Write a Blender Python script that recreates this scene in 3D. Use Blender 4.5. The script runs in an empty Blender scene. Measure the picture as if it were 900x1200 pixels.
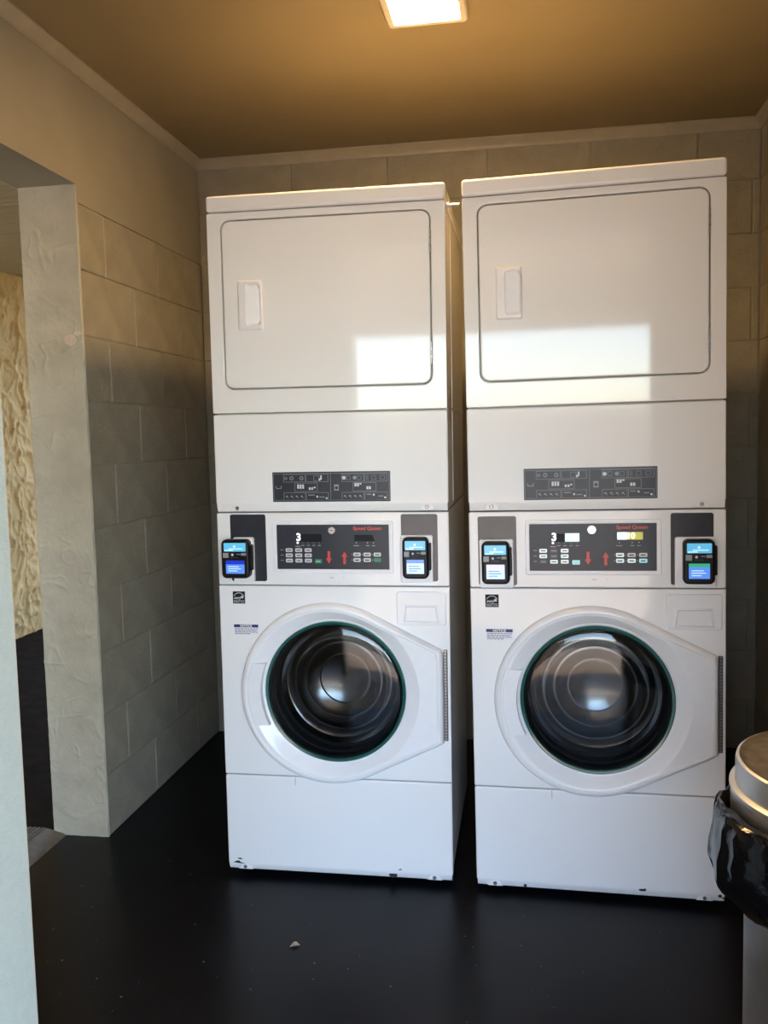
import bpy, bmesh, math, random
from mathutils import Matrix, Vector, noise

random.seed(7)
SC = bpy.context.scene
COL = SC.collection

# ------------------------------------------------------------------ camera
cam_data = bpy.data.cameras.new('camera')
cam_data.sensor_fit = 'VERTICAL'
cam_data.sensor_height = 36.0
cam_data.lens = 1039.58 / 1200.0 * 36.0
cam_data.clip_start = 0.02
cam_data.clip_end = 200.0
cam = bpy.data.objects.new('camera', cam_data)
COL.objects.link(cam)
SC.camera = cam
YAW, PITCH, ROLL = 0.164707, 0.085586, -0.023234
fwd = Vector((-math.sin(YAW) * math.cos(PITCH), math.cos(YAW) * math.cos(PITCH), -math.sin(PITCH)))
rgt = Vector((math.cos(YAW), math.sin(YAW), 0.0))
upv = rgt.cross(fwd)
r2 = math.cos(ROLL) * rgt + math.sin(ROLL) * upv
u2 = -math.sin(ROLL) * rgt + math.cos(ROLL) * upv
m = Matrix(((r2.x, u2.x, -fwd.x, 0.915), (r2.y, u2.y, -fwd.y, -2.474), (r2.z, u2.z, -fwd.z, 1.318), (0, 0, 0, 1)))
cam.matrix_world = m

# ------------------------------------------------------------------ world, sun, exposure
world = bpy.data.worlds.new('world')
SC.world = world
world.use_nodes = True
wn = world.node_tree.nodes
wl = world.node_tree.links
bg = wn['Background']
sky = wn.new('ShaderNodeTexSky')
sky.sky_type = 'NISHITA'
sky.sun_disc = False
sky.sun_elevation = math.radians(50)
sky.sun_rotation = math.radians(140)
sky.air_density = 1.0
sky.dust_density = 0.6
sky.ozone_density = 2.0
wl.new(sky.outputs['Color'], bg.inputs['Color'])
SKY_STRENGTH = 1.80
bg.inputs['Strength'].default_value = SKY_STRENGTH

sun_data = bpy.data.lights.new('sun', 'SUN')
sun_data.energy = 28.0
sun_data.angle = math.radians(0.6)
sun_data.color = (1.0, 0.68, 0.38)
sun = bpy.data.objects.new('sun', sun_data)
COL.objects.link(sun)
sun.rotation_euler = Vector((-0.41, 0.49, -0.77)).to_track_quat('-Z', 'Y').to_euler()

# sampling guide for the daylight through the doorway behind the camera (emits nothing itself)
portal_data = bpy.data.lights.new('doorway_portal', 'AREA')
portal_data.shape = 'RECTANGLE'
portal_data.size = 1.2
portal_data.size_y = 2.14
portal_data.cycles.is_portal = True
portal = bpy.data.objects.new('doorway_portal', portal_data)
COL.objects.link(portal)
portal.location = (0.735, -1.52, 1.07)
portal.rotation_euler = (math.radians(90), 0, 0)

LAMP_STRENGTH = 185.0
LAMP_COLOR = (1.0, 0.60, 0.235)

vs = SC.view_settings
vs.view_transform = 'Standard'
vs.look = 'None'
vs.exposure = 0.14
vs.gamma = 1.0
vs.use_curve_mapping = False
SC.cycles.max_bounces = 10
SC.cycles.diffuse_bounces = 6
SC.cycles.sample_clamp_indirect = 8.0
SC.cycles.use_denoising = True


# ------------------------------------------------------------------ materials
def new_mat(name):
    mt = bpy.data.materials.new(name)
    mt.use_nodes = True
    return mt, mt.node_tree.nodes, mt.node_tree.links, mt.node_tree.nodes['Principled BSDF']


def pbr(name, col, rough=0.5, metal=0.0, spec=0.5, noise_scale=None, noise_amt=0.08, bump=0.0, bump_scale=80.0,
        bump_dist=0.002, emit=None, emit_strength=1.0, detail=4.0, coat=0.0, alpha=1.0, aniso=None):
    mt, N, L, p = new_mat(name)
    p.inputs['Base Color'].default_value = (*col, 1)
    p.inputs['Roughness'].default_value = rough
    p.inputs['Metallic'].default_value = metal
    p.inputs['Specular IOR Level'].default_value = spec
    p.inputs['Coat Weight'].default_value = coat
    p.inputs['Coat Roughness'].default_value = 0.05
    tc = N.new('ShaderNodeTexCoord')
    if noise_scale:
        nz = N.new('ShaderNodeTexNoise')
        nz.inputs['Scale'].default_value = noise_scale
        nz.inputs['Detail'].default_value = detail
        L.new(tc.outputs['Object'], nz.inputs['Vector'])
        cr = N.new('ShaderNodeValToRGB')
        cr.color_ramp.elements[0].position = 0.3
        cr.color_ramp.elements[1].position = 0.7
        cr.color_ramp.elements[0].color = (*[max(0, c * (1 - noise_amt)) for c in col], 1)
        cr.color_ramp.elements[1].color = (*[min(1, c * (1 + noise_amt)) for c in col], 1)
        L.new(nz.outputs['Fac'], cr.inputs['Fac'])
        L.new(cr.outputs['Color'], p.inputs['Base Color'])
    if bump:
        nb = N.new('ShaderNodeTexNoise')
        nb.inputs['Scale'].default_value = bump_scale
        nb.inputs['Detail'].default_value = detail
        L.new(tc.outputs['Object'], nb.inputs['Vector'])
        b = N.new('ShaderNodeBump')
        b.inputs['Strength'].default_value = bump
        b.inputs['Distance'].default_value = bump_dist
        L.new(nb.outputs['Fac'], b.inputs['Height'])
        L.new(b.outputs['Normal'], p.inputs['Normal'])
    if emit:
        p.inputs['Emission Color'].default_value = (*emit, 1)
        p.inputs['Emission Strength'].default_value = emit_strength
    return mt


def glass_mat(name, tint, rough, ior):
    mt = bpy.data.materials.new(name)
    mt.use_nodes = True
    N, L = mt.node_tree.nodes, mt.node_tree.links
    N.remove(N['Principled BSDF'])
    out = N['Material Output']
    tr = N.new('ShaderNodeBsdfTransparent')
    tr.inputs['Color'].default_value = (*tint, 1)
    gl = N.new('ShaderNodeBsdfGlossy')
    gl.inputs['Roughness'].default_value = rough
    tc = N.new('ShaderNodeTexCoord')
    nb = N.new('ShaderNodeTexNoise')
    nb.inputs['Scale'].default_value = 6.0
    L.new(tc.outputs['Object'], nb.inputs['Vector'])
    b = N.new('ShaderNodeBump')
    b.inputs['Strength'].default_value = 0.12
    b.inputs['Distance'].default_value = 0.01
    L.new(nb.outputs['Fac'], b.inputs['Height'])
    L.new(b.outputs['Normal'], gl.inputs['Normal'])
    fr = N.new('ShaderNodeFresnel')
    fr.inputs['IOR'].default_value = ior
    mx = N.new('ShaderNodeMixShader')
    L.new(fr.outputs['Fac'], mx.inputs['Fac'])
    L.new(tr.outputs[0], mx.inputs[1])
    L.new(gl.outputs[0], mx.inputs[2])
    L.new(mx.outputs[0], out.inputs['Surface'])
    return mt


M = {}
KHAKI = (0.32, 0.305, 0.248)
M['block'] = pbr('painted_block', KHAKI, 0.5, noise_scale=9, noise_amt=0.12, bump=0.9, bump_scale=95, bump_dist=0.004)
M['joint'] = pbr('painted_joint', (0.385, 0.365, 0.295), 0.6, bump=0.3, bump_scale=120)
M['beam'] = pbr('painted_render', KHAKI, 0.55, noise_scale=4, noise_amt=0.06, bump=0.25, bump_scale=60)
M['jamb'] = pbr('jamb_plaster', (0.47, 0.465, 0.385), 0.5, noise_scale=12, noise_amt=0.10, bump=0.6, bump_scale=90, bump_dist=0.003)
M['ceiling'] = pbr('ceiling_paint', (0.27, 0.212, 0.12), 0.5, noise_scale=3, noise_amt=0.05, bump=0.2, bump_scale=40)
M['trim'] = pbr('trim_paint', (0.40, 0.365, 0.29), 0.45, noise_scale=15, noise_amt=0.06)
M['floor'] = pbr('floor_paint', (0.005, 0.005, 0.007), 0.34, spec=0.15, noise_scale=6, noise_amt=0.35, bump=0.12, bump_scale=25)
M['door_paint'] = pbr('door_paint', (0.28, 0.32, 0.30), 0.45, noise_scale=60, noise_amt=0.04, bump=0.5, bump_scale=260, bump_dist=0.002)
M['stucco'] = pbr('tan_stucco', (0.66, 0.47, 0.225), 0.75, noise_scale=8, noise_amt=0.10, bump=0.5, bump_scale=60, bump_dist=0.006)
M['soffit'] = pbr('soffit_vinyl', (0.50, 0.46, 0.36), 0.5)
M['walk'] = pbr('walkway_brown', (0.018, 0.010, 0.005), 0.9, spec=0.05, noise_scale=14, noise_amt=0.35)
M['threshold'] = pbr('threshold_metal', (0.17, 0.14, 0.105), 0.6, metal=0.1, noise_scale=30, noise_amt=0.15)
M['concrete'] = pbr('outdoor_concrete', (0.42, 0.39, 0.34), 0.8, noise_scale=2, noise_amt=0.12)
M['opposite'] = pbr('opposite_wall_paint', (0.62, 0.54, 0.40), 0.8, noise_scale=1.5, noise_amt=0.15)
M['wing'] = pbr('blocker_dark_brown', (0.10, 0.075, 0.05), 0.7, noise_scale=2, noise_amt=0.15)  # very dark so the added left wall returns little light
M['white_wall'] = pbr('garden_wall_white', (0.80, 0.76, 0.68), 0.8, noise_scale=2, noise_amt=0.08)
M['enamel'] = pbr('white_enamel', (0.82, 0.82, 0.82), 0.055, spec=0.45, bump=0.02, bump_scale=2.2, bump_dist=0.01, detail=1.0)
M['enamel_side'] = pbr('white_side_enamel', (0.72, 0.71, 0.69), 0.2, bump=0.05, bump_scale=4, bump_dist=0.02)
M['plastic'] = pbr('white_plastic', (0.80, 0.80, 0.83), 0.28, noise_scale=40, noise_amt=0.02)
M['door_white'] = pbr('washer_door_plastic', (0.80, 0.81, 0.83), 0.16, noise_scale=30, noise_amt=0.015)
M['board'] = pbr('control_board', (0.030, 0.034, 0.045), 0.3, spec=0.3, noise_scale=20, noise_amt=0.1)
M['plate'] = pbr('slate_plate', (0.030, 0.034, 0.043), 0.2, noise_scale=20, noise_amt=0.1)
M['black'] = pbr('black_plastic', (0.006, 0.006, 0.008), 0.38, spec=0.22, noise_scale=20, noise_amt=0.1)
M['rubber'] = pbr('black_rubber', (0.006, 0.006, 0.007), 0.45, noise_scale=30, noise_amt=0.2)
M['print'] = pbr('white_print', (0.62, 0.63, 0.65), 0.4)
M['greyprint'] = pbr('grey_print', (0.26, 0.27, 0.29), 0.4)
M['darkprint'] = pbr('dark_print', (0.010, 0.010, 0.014), 0.6, spec=0.2)
M['red'] = pbr('red_print', (0.62, 0.05, 0.035), 0.35)
M['green'] = pbr('green_key', (0.02, 0.25, 0.11), 0.3)
M['navy'] = pbr('navy_print', (0.015, 0.025, 0.14), 0.4)
M['sticker'] = pbr('white_sticker', (0.74, 0.76, 0.78), 0.4)
M['tag'] = pbr('tan_tag', (0.45, 0.36, 0.26), 0.6)
M['key_white'] = pbr('key_white', (0.62, 0.62, 0.62), 0.35)
M['key_glow'] = pbr('key_lit', (0.7, 0.75, 0.75), 0.3, emit=(0.75, 0.95, 0.95), emit_strength=0.35)
M['key_cyan'] = pbr('key_cyan', (0.35, 0.65, 0.70), 0.3, emit=(0.40, 0.85, 0.90), emit_strength=0.35)
M['key_dark'] = pbr('key_dark', (0.06, 0.065, 0.075), 0.3)
M['lcd_dark'] = pbr('lcd_dark', (0.004, 0.004, 0.006), 0.45, spec=0.2)
M['lcd_glare'] = pbr('lcd_glare', (0.5, 0.6, 0.6), 0.2, emit=(0.62, 0.88, 0.88), emit_strength=0.7)  # pale glow imitating glare on the readouts
M['lcd_yellow'] = pbr('lcd_yellow', (0.35, 0.35, 0.04), 0.2, emit=(0.40, 0.38, 0.03), emit_strength=0.6)
M['led'] = pbr('led_digit', (0.9, 0.9, 0.9), 0.3, emit=(1, 1, 1), emit_strength=1.0)
M['scr_sky'] = pbr('screen_sky', (0.05, 0.2, 0.3), 0.15, emit=(0.10, 0.42, 0.66), emit_strength=0.9)
M['scr_pale'] = pbr('screen_pale', (0.3, 0.4, 0.5), 0.15, emit=(0.42, 0.66, 0.85), emit_strength=0.9)
M['scr_blue'] = pbr('screen_blue', (0.01, 0.02, 0.2), 0.15, emit=(0.012, 0.035, 0.45), emit_strength=0.9)
M['scr_mid'] = pbr('screen_mid', (0.05, 0.1, 0.3), 0.15, emit=(0.10, 0.26, 0.78), emit_strength=0.9)
M['scr_lilac'] = pbr('screen_lilac', (0.3, 0.3, 0.5), 0.15, emit=(0.55, 0.58, 0.92), emit_strength=0.9)
M['scr_green'] = pbr('screen_green', (0.02, 0.2, 0.1), 0.15, emit=(0.03, 0.35, 0.18), emit_strength=0.9)
M['lamp_face'] = pbr('lamp_diffuser', (0.9, 0.85, 0.75), 0.5, emit=LAMP_COLOR, emit_strength=LAMP_STRENGTH)
M['lamp_frame'] = pbr('lamp_frame_paint', (0.80, 0.74, 0.62), 0.4, noise_scale=20, noise_amt=0.02)
M['chrome'] = pbr('chrome', (0.55, 0.55, 0.55), 0.25, metal=1.0)
M['screw'] = pbr('screw_steel', (0.30, 0.29, 0.28), 0.35, metal=1.0)
M['hinge'] = pbr('hinge_dark', (0.10, 0.10, 0.10), 0.4, metal=0.7)
M['chip'] = pbr('bare_dark_metal', (0.012, 0.012, 0.016), 0.5)
M['gap'] = pbr('panel_gap', (0.05, 0.05, 0.05), 0.7)
M['teal'] = pbr('teal_glass_edge', (0.010, 0.085, 0.070), 0.10, spec=0.8)
M['drum'] = pbr('drum_steel', (0.20, 0.19, 0.185), 0.19, metal=1.0, noise_scale=5, noise_amt=0.35, bump=0.12, bump_scale=5, bump_dist=0.02)
M['glass'] = glass_mat('door_glass', (0.62, 0.66, 0.68), 0.06, 1.55)
M['steel'] = pbr('brushed_steel', (0.66, 0.65, 0.64), 0.42, metal=1.0, noise_scale=12, noise_amt=0.10, bump=0.08, bump_scale=30)
M['steel_top'] = pbr('scuffed_steel_ceiling_tint', (0.46, 0.41, 0.34), 0.45, metal=1.0, noise_scale=38, noise_amt=0.22, bump=0.15, bump_scale=70)  # brown tint paints the ceiling's reflection into the lid steel
M['bag'] = pbr('black_bag_film', (0.003, 0.003, 0.0035), 0.17, spec=0.30, bump=0.3, bump_scale=26, bump_dist=0.008)
M['leaf'] = pbr('pale_leaf', (0.40, 0.36, 0.32), 0.6, noise_scale=60, noise_amt=0.3)
M['peel'] = pbr('bare_plaster', (0.62, 0.55, 0.47), 0.7, noise_scale=60, noise_amt=0.1)
M['debris'] = pbr('grit', (0.16, 0.15, 0.14), 0.8)


# ------------------------------------------------------------------ mesh helpers
def mesh_obj(name, verts, faces, mat, parent=None, smooth=None):
    me = bpy.data.meshes.new(name)
    me.from_pydata([tuple(v) for v in verts], [], faces)
    bm = bmesh.new()
    bm.from_mesh(me)
    bmesh.ops.recalc_face_normals(bm, faces=bm.faces)
    bm.to_mesh(me)
    bm.free()
    return link_mesh(name, me, mat, parent, smooth)


def link_mesh(name, me, mat, parent=None, smooth=None):
    if mat is not None and not me.materials:
        me.materials.append(M[mat] if isinstance(mat, str) else mat)
    if smooth:
        for p in me.polygons:
            p.use_smooth = True
        me.set_sharp_from_angle(angle=math.radians(smooth))
    o = bpy.data.objects.new(name, me)
    COL.objects.link(o)
    if smooth and len(me.polygons) < 4000:
        wn_ = o.modifiers.new('weighted_normals', 'WEIGHTED_NORMAL')
        wn_.weight = 100
        wn_.keep_sharp = True
    if parent is not None:
        o.parent = parent
    return o


def box_vf(x0, x1, y0, y1, z0, z1):
    v = [(x0, y0, z0), (x1, y0, z0), (x1, y1, z0), (x0, y1, z0), (x0, y0, z1), (x1, y0, z1), (x1, y1, z1), (x0, y1, z1)]
    f = [(3, 2, 1, 0), (4, 5, 6, 7), (0, 1, 5, 4), (1, 2, 6, 5), (2, 3, 7, 6), (3, 0, 4, 7)]
    return v, f


def box(name, x0, x1, y0, y1, z0, z1, mat, parent=None, bevel=0.0, seg=2):
    v, f = box_vf(x0, x1, y0, y1, z0, z1)
    me = bpy.data.meshes.new(name)
    me.from_pydata(v, [], f)
    bm = bmesh.new()
    bm.from_mesh(me)
    if bevel:
        bmesh.ops.bevel(bm, geom=list(bm.edges), offset=bevel, segments=seg, profile=0.5, affect='EDGES')
    bmesh.ops.recalc_face_normals(bm, faces=bm.faces)
    bm.to_mesh(me)
    bm.free()
    return link_mesh(name, me, mat, parent, 40 if bevel else None)


def boxes(name, lst, mat, parent=None):
    V, F = [], []
    for b in lst:
        v, f = box_vf(*b)
        n = len(V)
        V += v
        F += [tuple(i + n for i in q) for q in f]
    return mesh_obj(name, V, F, mat, parent)


def rrect(x0, z0, x1, z1, r, n=5):
    """closed outline in the x/z plane, counter-clockwise seen from the front (-y)"""
    pts = []
    for cx, cz, a0 in ((x1 - r, z0 + r, -90), (x1 - r, z1 - r, 0), (x0 + r, z1 - r, 90), (x0 + r, z0 + r, 180)):
        for k in range(n + 1):
            a = math.radians(a0 + 90 * k / n)
            pts.append((cx + r * math.cos(a), cz + r * math.sin(a)))
    return pts


def inset(poly, d):
    n = len(poly)
    out = []
    for i in range(n):
        p0, p1, p2 = Vector(poly[i - 1]), Vector(poly[i]), Vector(poly[(i + 1) % n])
        e1 = p1 - p0
        e2 = p2 - p1
        if e1.length < 1e-9:
            e1 = e2
        if e2.length < 1e-9:
            e2 = e1
        n1 = Vector((-e1.y, e1.x)).normalized()
        n2 = Vector((-e2.y, e2.x)).normalized()
        nn = n1 + n2
        if nn.length < 1e-6:
            nn = n1
        nn.normalize()
        k = max(0.35, nn.dot(n1))
        q = p1 + nn * (d / k)
        out.append((q.x, q.y))
    return out


def loft(name, rings, mat, parent=None, cap0=True, cap1=True, smooth=35, closed=True):
    """rings: list of lists of 3-D points of equal length"""
    V, F = [], []
    n = len(rings[0])
    for r in rings:
        V += [tuple(p) for p in r]
    for j in range(len(rings) - 1):
        for i in range(n if closed else n - 1):
            a, b = j * n + i, j * n + (i + 1) % n
            F.append((a, b, b + n, a + n))
    if cap0:
        F.append(tuple(range(n)))
    if cap1:
        F.append(tuple((len(rings) - 1) * n + i for i in range(n)))
    return mesh_obj(name, V, F, mat, parent, smooth)


def at_y(poly, y):
    return [(p[0], y, p[1]) for p in poly]


def slab(name, poly, yf, yb, mat, parent=None, bevel=0.003, steps=3):
    """a plate whose outline is poly, front face at yf, back at yb, rounded front edge"""
    rings = [at_y(poly, yb)]
    for k in range(steps + 1):
        a = math.pi / 2 * k / steps
        rings.append(at_y(inset(poly, bevel * (1 - math.cos(a))), yf + bevel * (1 - math.sin(a))))
    return loft(name, rings, mat, parent)


def ringplate(name, outer, inner, yf, yb, mat, parent=None, bevel=0.002):
    rings = [at_y(outer, yb), at_y(outer, yf + bevel), at_y(inset(outer, bevel * .3), yf + bevel * .3), at_y(inset(outer, bevel), yf),
             at_y(inset(inner, -bevel), yf), at_y(inset(inner, -bevel * .3), yf + bevel * .3), at_y(inner, yf + bevel), at_y(inner, yb)]
    rings.append(rings[0])
    return loft(name, rings, mat, parent, False, False)


def lathe_y(name, cx, cz, prof, mat, parent=None, n=72, smooth=35):
    """prof: (radius, y) pairs, axis along y through (cx, cz)"""
    rings = []
    for r, y in prof:
        rings.append([(cx + r * math.cos(2 * math.pi * k / n), y, cz + r * math.sin(2 * math.pi * k / n)) for k in range(n)])
    return loft(name, rings, mat, parent, prof[0][0] > 0 and False, prof[-1][0] < 0.02, smooth)


def lathe_z(name, prof, mat, parent=None, n=72, cap0=False, cap1=False, smooth=35):
    rings = [[(r * math.cos(2 * math.pi * k / n), r * math.sin(2 * math.pi * k / n), z) for k in range(n)] for r, z in prof]
    return loft(name, rings, mat, parent, cap0, cap1, smooth)


def empty(name, loc=(0, 0, 0), parent=None):
    o = bpy.data.objects.new(name, None)
    o.empty_display_size = 0.1
    COL.objects.link(o)
    o.location = loc
    if parent is not None:
        o.parent = parent
    return o


def tag(o, label=None, cat=None, group=None, kind=None):
    if label:
        o['label'] = label
    if cat:
        o['category'] = cat
    if group:
        o['group'] = group
    if kind:
        o['kind'] = kind
    return o


_txt = {}


def text(name, body, size, x, y, z, mat, parent, align='CENTER', bold=0.0, width=None, slant=0.0):
    """flat lettering in the x/z plane facing -y, centred on (x, z)"""
    key = (body, size, align, bold, slant)
    if key not in _txt:
        cu = bpy.data.curves.new('lettering', 'FONT')
        cu.body = body
        cu.size = size
        cu.align_x = align
        cu.align_y = 'CENTER'
        cu.offset = bold
        cu.shear = slant
        cu.extrude = 0.0002
        cu.resolution_u = 3
        ob = bpy.data.objects.new('lettering', cu)
        COL.objects.link(ob)
        bpy.context.view_layer.update()
        dg = bpy.context.evaluated_depsgraph_get()
        me = bpy.data.meshes.new_from_object(ob.evaluated_get(dg))
        bpy.data.objects.remove(ob)
        bpy.data.curves.remove(cu)
        me.transform(Matrix(((1, 0, 0, 0), (0, 0, -1, 0), (0, 1, 0, 0), (0, 0, 0, 1))))
        _txt[key] = me
    me = _txt[key].copy()
    me.materials.clear()
    if width:
        xs = [v.co.x for v in me.vertices]
        s = width / (max(xs) - min(xs))
        me.transform(Matrix.Diagonal((s, 1, 1, 1)))
    me.transform(Matrix.Translation((x, y, z)))
    return link_mesh(name, me, mat, parent)


# ------------------------------------------------------------------ room shell
XL, XR, YB, YF, ZC = -0.489, 1.81, 1.271, -1.30, 2.511
OP0, OP1, OPZ = -0.70, 0.202, 2.13      # side doorway in the left wall
CH = 0.2075                             # block course height

floor = box('floor', XL - 0.157, XR + 0.1, YF - 0.2, YB + 0.1, -0.12, 0.0, 'floor')
tag(floor, 'glossy black painted laundry room floor', kind='structure')
ceil = box('ceiling', XL - 0.2, XR + 0.2, YF - 0.2, YB + 0.2, ZC, ZC + 0.1, 'ceiling')
tag(ceil, 'tan painted ceiling under warm lamp light', kind='structure')

_blk = {}


def block_mesh(L, H, axis):
    """front face chamfered; axis 'x': wall normal +x (left wall); '-x' right wall; 'y': wall normal -y (back wall)"""
    key = (round(L, 4), round(H, 4), axis)
    if key in _blk:
        return _blk[key]
    c, d = 0.004, 0.006
    a0, a1, b0, b1 = -L / 2, L / 2, -H / 2, H / 2
    outer = [(a0, b0), (a1, b0), (a1, b1), (a0, b1)]
    inner = [(a0 + c, b0 + c), (a1 - c, b0 + c), (a1 - c, b1 - c), (a0 + c, b1 - c)]
    V = [(p[0], 0.004, p[1]) for p in outer] + [(p[0], -d + 0.002, p[1]) for p in outer] + [(p[0], -d, p[1]) for p in inner]
    F = []
    for j in range(2):
        for i in range(4):
            F.append((j * 4 + i, j * 4 + (i + 1) % 4, j * 4 + 4 + (i + 1) % 4, j * 4 + 4 + i))
    F += [(8, 9, 10, 11), (3, 2, 1, 0)]
    if axis == 'x':
        V = [(-v[1], v[0], v[2]) for v in V]
    elif axis == '-x':
        V = [(v[1], -v[0], v[2]) for v in V]
    me = bpy.data.meshes.new('block')
    me.from_pydata(V, [], F)
    bm = bmesh.new()
    bm.from_mesh(me)
    bmesh.ops.recalc_face_normals(bm, faces=bm.faces)
    bm.to_mesh(me)
    bm.free()
    me.materials.append(M['block'])
    _blk[key] = me
    return me


def blocks(parent, axis, plane, s0, s1, step, off, zmax):
    """running-bond block courses between s0 and s1; off(k) is a joint position of course k"""
    g = 0.003
    k = 0
    while k * CH < zmax - 0.02:
        z0, z1 = k * CH, min((k + 1) * CH, zmax)
        j = off(k)
        while j > s0:
            j -= step
        cuts = []
        while j < s1:
            cuts.append(max(j, s0))
            j += step
        cuts.append(s1)
        for a, b in zip(cuts[:-1], cuts[1:]):
            if b - a < 0.03:
                continue
            me = block_mesh(b - a - g, z1 - z0 - g, axis)
            o = bpy.data.objects.new('block', me)
            COL.objects.link(o)
            o.parent = parent
            jx = random.uniform(-0.0008, 0.0008)
            c = ((a + b) / 2, (z0 + z1) / 2)
            if axis == 'y':
                o.location = (c[0], plane + 0.006 + jx, c[1])
            elif axis == 'x':
                o.location = (plane - 0.006 + jx, c[0], c[1])
            else:
                o.location = (plane + 0.006 + jx, c[0], c[1])
        k += 1


# left wall: core slab (recessed behind the block faces), bond beam above, near stretch beyond the doorway
wl_core = boxes('wall_left', [(XL - 0.2, XL - 0.005, OP1 + 0.004, YB + 0.2, 0, 10 * CH),
                              (XL - 0.2, XL, OP0, YB + 0.2, OPZ, ZC),
                              (XL - 0.2, XL, OP1 + 0.004, YB + 0.2, 10 * CH, OPZ),
                              (XL - 0.2, XL, YF - 0.2, OP0, 0, ZC)], 'joint')
wl_core.data.materials.clear()
wl_core.data.materials.append(M['beam'])
tag(wl_core, 'khaki painted concrete block wall beside the washers', kind='structure')
blocks(wl_core, 'x', XL, OP1 + 0.004, YB, 0.432, lambda k: 0.38 if k % 2 else 0.595, 10 * CH)

# hand-trowelled plaster on the end of the left wall (the doorway jamb): a real relief grid
def ridged(p, s):
    v = noise.noise(Vector(p) * s)
    return 1.0 - min(1.0, abs(v) * 3.2)


def trowel(x, z):
    h = 0.0
    w = noise.noise(Vector((x * 5, z * 4, 3.1))) * 0.12
    k1 = min(1.0, max(0.0, 0.35 + 2.2 * noise.noise(Vector((x * 7, z * 7, 21.0)))))
    k2 = min(1.0, max(0.0, 0.30 + 2.2 * noise.noise(Vector((x * 9, z * 9, 33.0)))))
    h += 0.0038 * k1 * max(0, ridged((x + w, z * 0.8 + w, 0.3), 9) - 0.62) / 0.38
    h += 0.0030 * k2 * max(0, ridged((x - w, z, 7.3), 17) - 0.68) / 0.32
    h += 0.0016 * noise.noise(Vector((x * 6, z * 6, 1.7)))
    h += 0.0006 * noise.noise(Vector((x * 60, z * 60, 1.7)))
    return h


nx, nz = 70, 640
V, F = [], []
for j in range(nz + 1):
    for i in range(nx + 1):
        x = XL - 0.2 + 0.2 * i / nx
        z = OPZ * j / nz
        e = min(i, nx - i)
        y = OP1 - trowel(x, z)
        xo = 0.0
        if i == nx:
            xo = 0.0025 * noise.noise(Vector((z * 14, 2.0, 0.0))) - 0.001
        if e == 0:
            y = OP1 + 0.004 + 0.002 * noise.noise(Vector((z * 20, 0, 0)))
        V.append((x + xo, y, z))
for j in range(nz):
    for i in range(nx):
        a = j * (nx + 1) + i
        F.append((a, a + 1, a + nx + 2, a + nx + 1))
n0 = len(V)
V += [(XL - 0.2, OP1 + 0.006, 0), (XL, OP1 + 0.006, 0), (XL, OP1 + 0.006, OPZ), (XL - 0.2, OP1 + 0.006, OPZ)]
F.append((n0 + 3, n0 + 2, n0 + 1, n0))
jamb = mesh_obj('jamb_plaster', V, F, 'jamb', wl_core, 60)
jamb['label'] = 'trowelled plaster end of the block wall'
# a patch where the paint has flaked off
pts = []
for k in range(16):
    a = 2 * math.pi * k / 16
    r = 0.017 + 0.006 * noise.noise(Vector((math.cos(a) * 2, math.sin(a) * 2, 4.4)))
    pts.append((-0.532 + r * 1.2 * math.cos(a), 1.645 + r * math.sin(a)))
slab('bare_patch', pts, OP1 - 0.0045, OP1 + 0.003, 'peel', wl_core, 0.001, 2)
pts = [(-0.507 + 0.013 * math.cos(a) , 1.665 + 0.008 * math.sin(a)) for a in [2 * math.pi * k / 9 for k in range(9)]]
slab('bare_patch', pts, OP1 - 0.0045, OP1 + 0.003, 'peel', wl_core, 0.001, 2)

# back wall
wb = box('wall_back', XL, XR + 0.2, YB + 0.005, YB + 0.2, 0, ZC, 'beam')
tag(wb, 'khaki painted concrete block wall behind the machines', kind='structure')
blocks(wb, 'y', YB, XL, XR, 0.412, lambda k: 0.338 if k % 2 else 0.544, ZC)

# right wall
wr = box('wall_right', XR + 0.005, XR + 0.2, YF - 0.2, YB, 0, ZC, 'beam')
tag(wr, 'khaki painted block wall at the right, in shade', kind='structure')
blocks(wr, '-x', XR, -0.39, YB, 0.415, lambda k: 0.85 if k % 2 else 1.06, ZC)
nearR = box('wall_facing', XR, XR + 0.005, YF - 0.2, -0.39, 0, ZC, 'beam', wr)

# front wall behind the camera with the wide doorway
DX0, DX1, DZ = 0.168, 1.30, 2.13
YO = YF - 0.2
wf = boxes('wall_front', [(XL - 0.2, DX0, YO, YF - 0.003, 0, ZC), (DX1, XR + 0.2, YO, YF - 0.003, 0, ZC), (DX0, DX1, YO, YF - 0.003, DZ, ZC)], 'door_paint')
tag(wf, 'pale grey green painted wall around the entrance doorway', kind='structure')
boxes('inner_paint', [(XL, DX0, YF - 0.003, YF, 0, ZC), (DX1, XR, YF - 0.003, YF, 0, ZC), (DX0, DX1, YF - 0.003, YF, DZ, ZC)], 'beam', wf)


# crown moulding along the three visible walls
def crown(name, p0, p1, inward):
    """profile swept from p0 to p1; inward is the horizontal direction into the room"""
    prof = [(0, 0), (0, -0.060), (0.006, -0.060), (0.009, -0.052), (0.010, -0.044), (0.018, -0.030), (0.030, -0.020),
            (0.036, -0.012), (0.042, -0.009), (0.042, -0.0005), (0.041, 0)]
    iw = Vector(inward)
    rings = []
    for p in (p0, p1):
        rings.append([Vector(p) + iw * (a * 0.68) + Vector((0, 0, b * 0.68)) for a, b in prof])
    return loft(name, rings, 'trim', None, True, True, 30)


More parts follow.
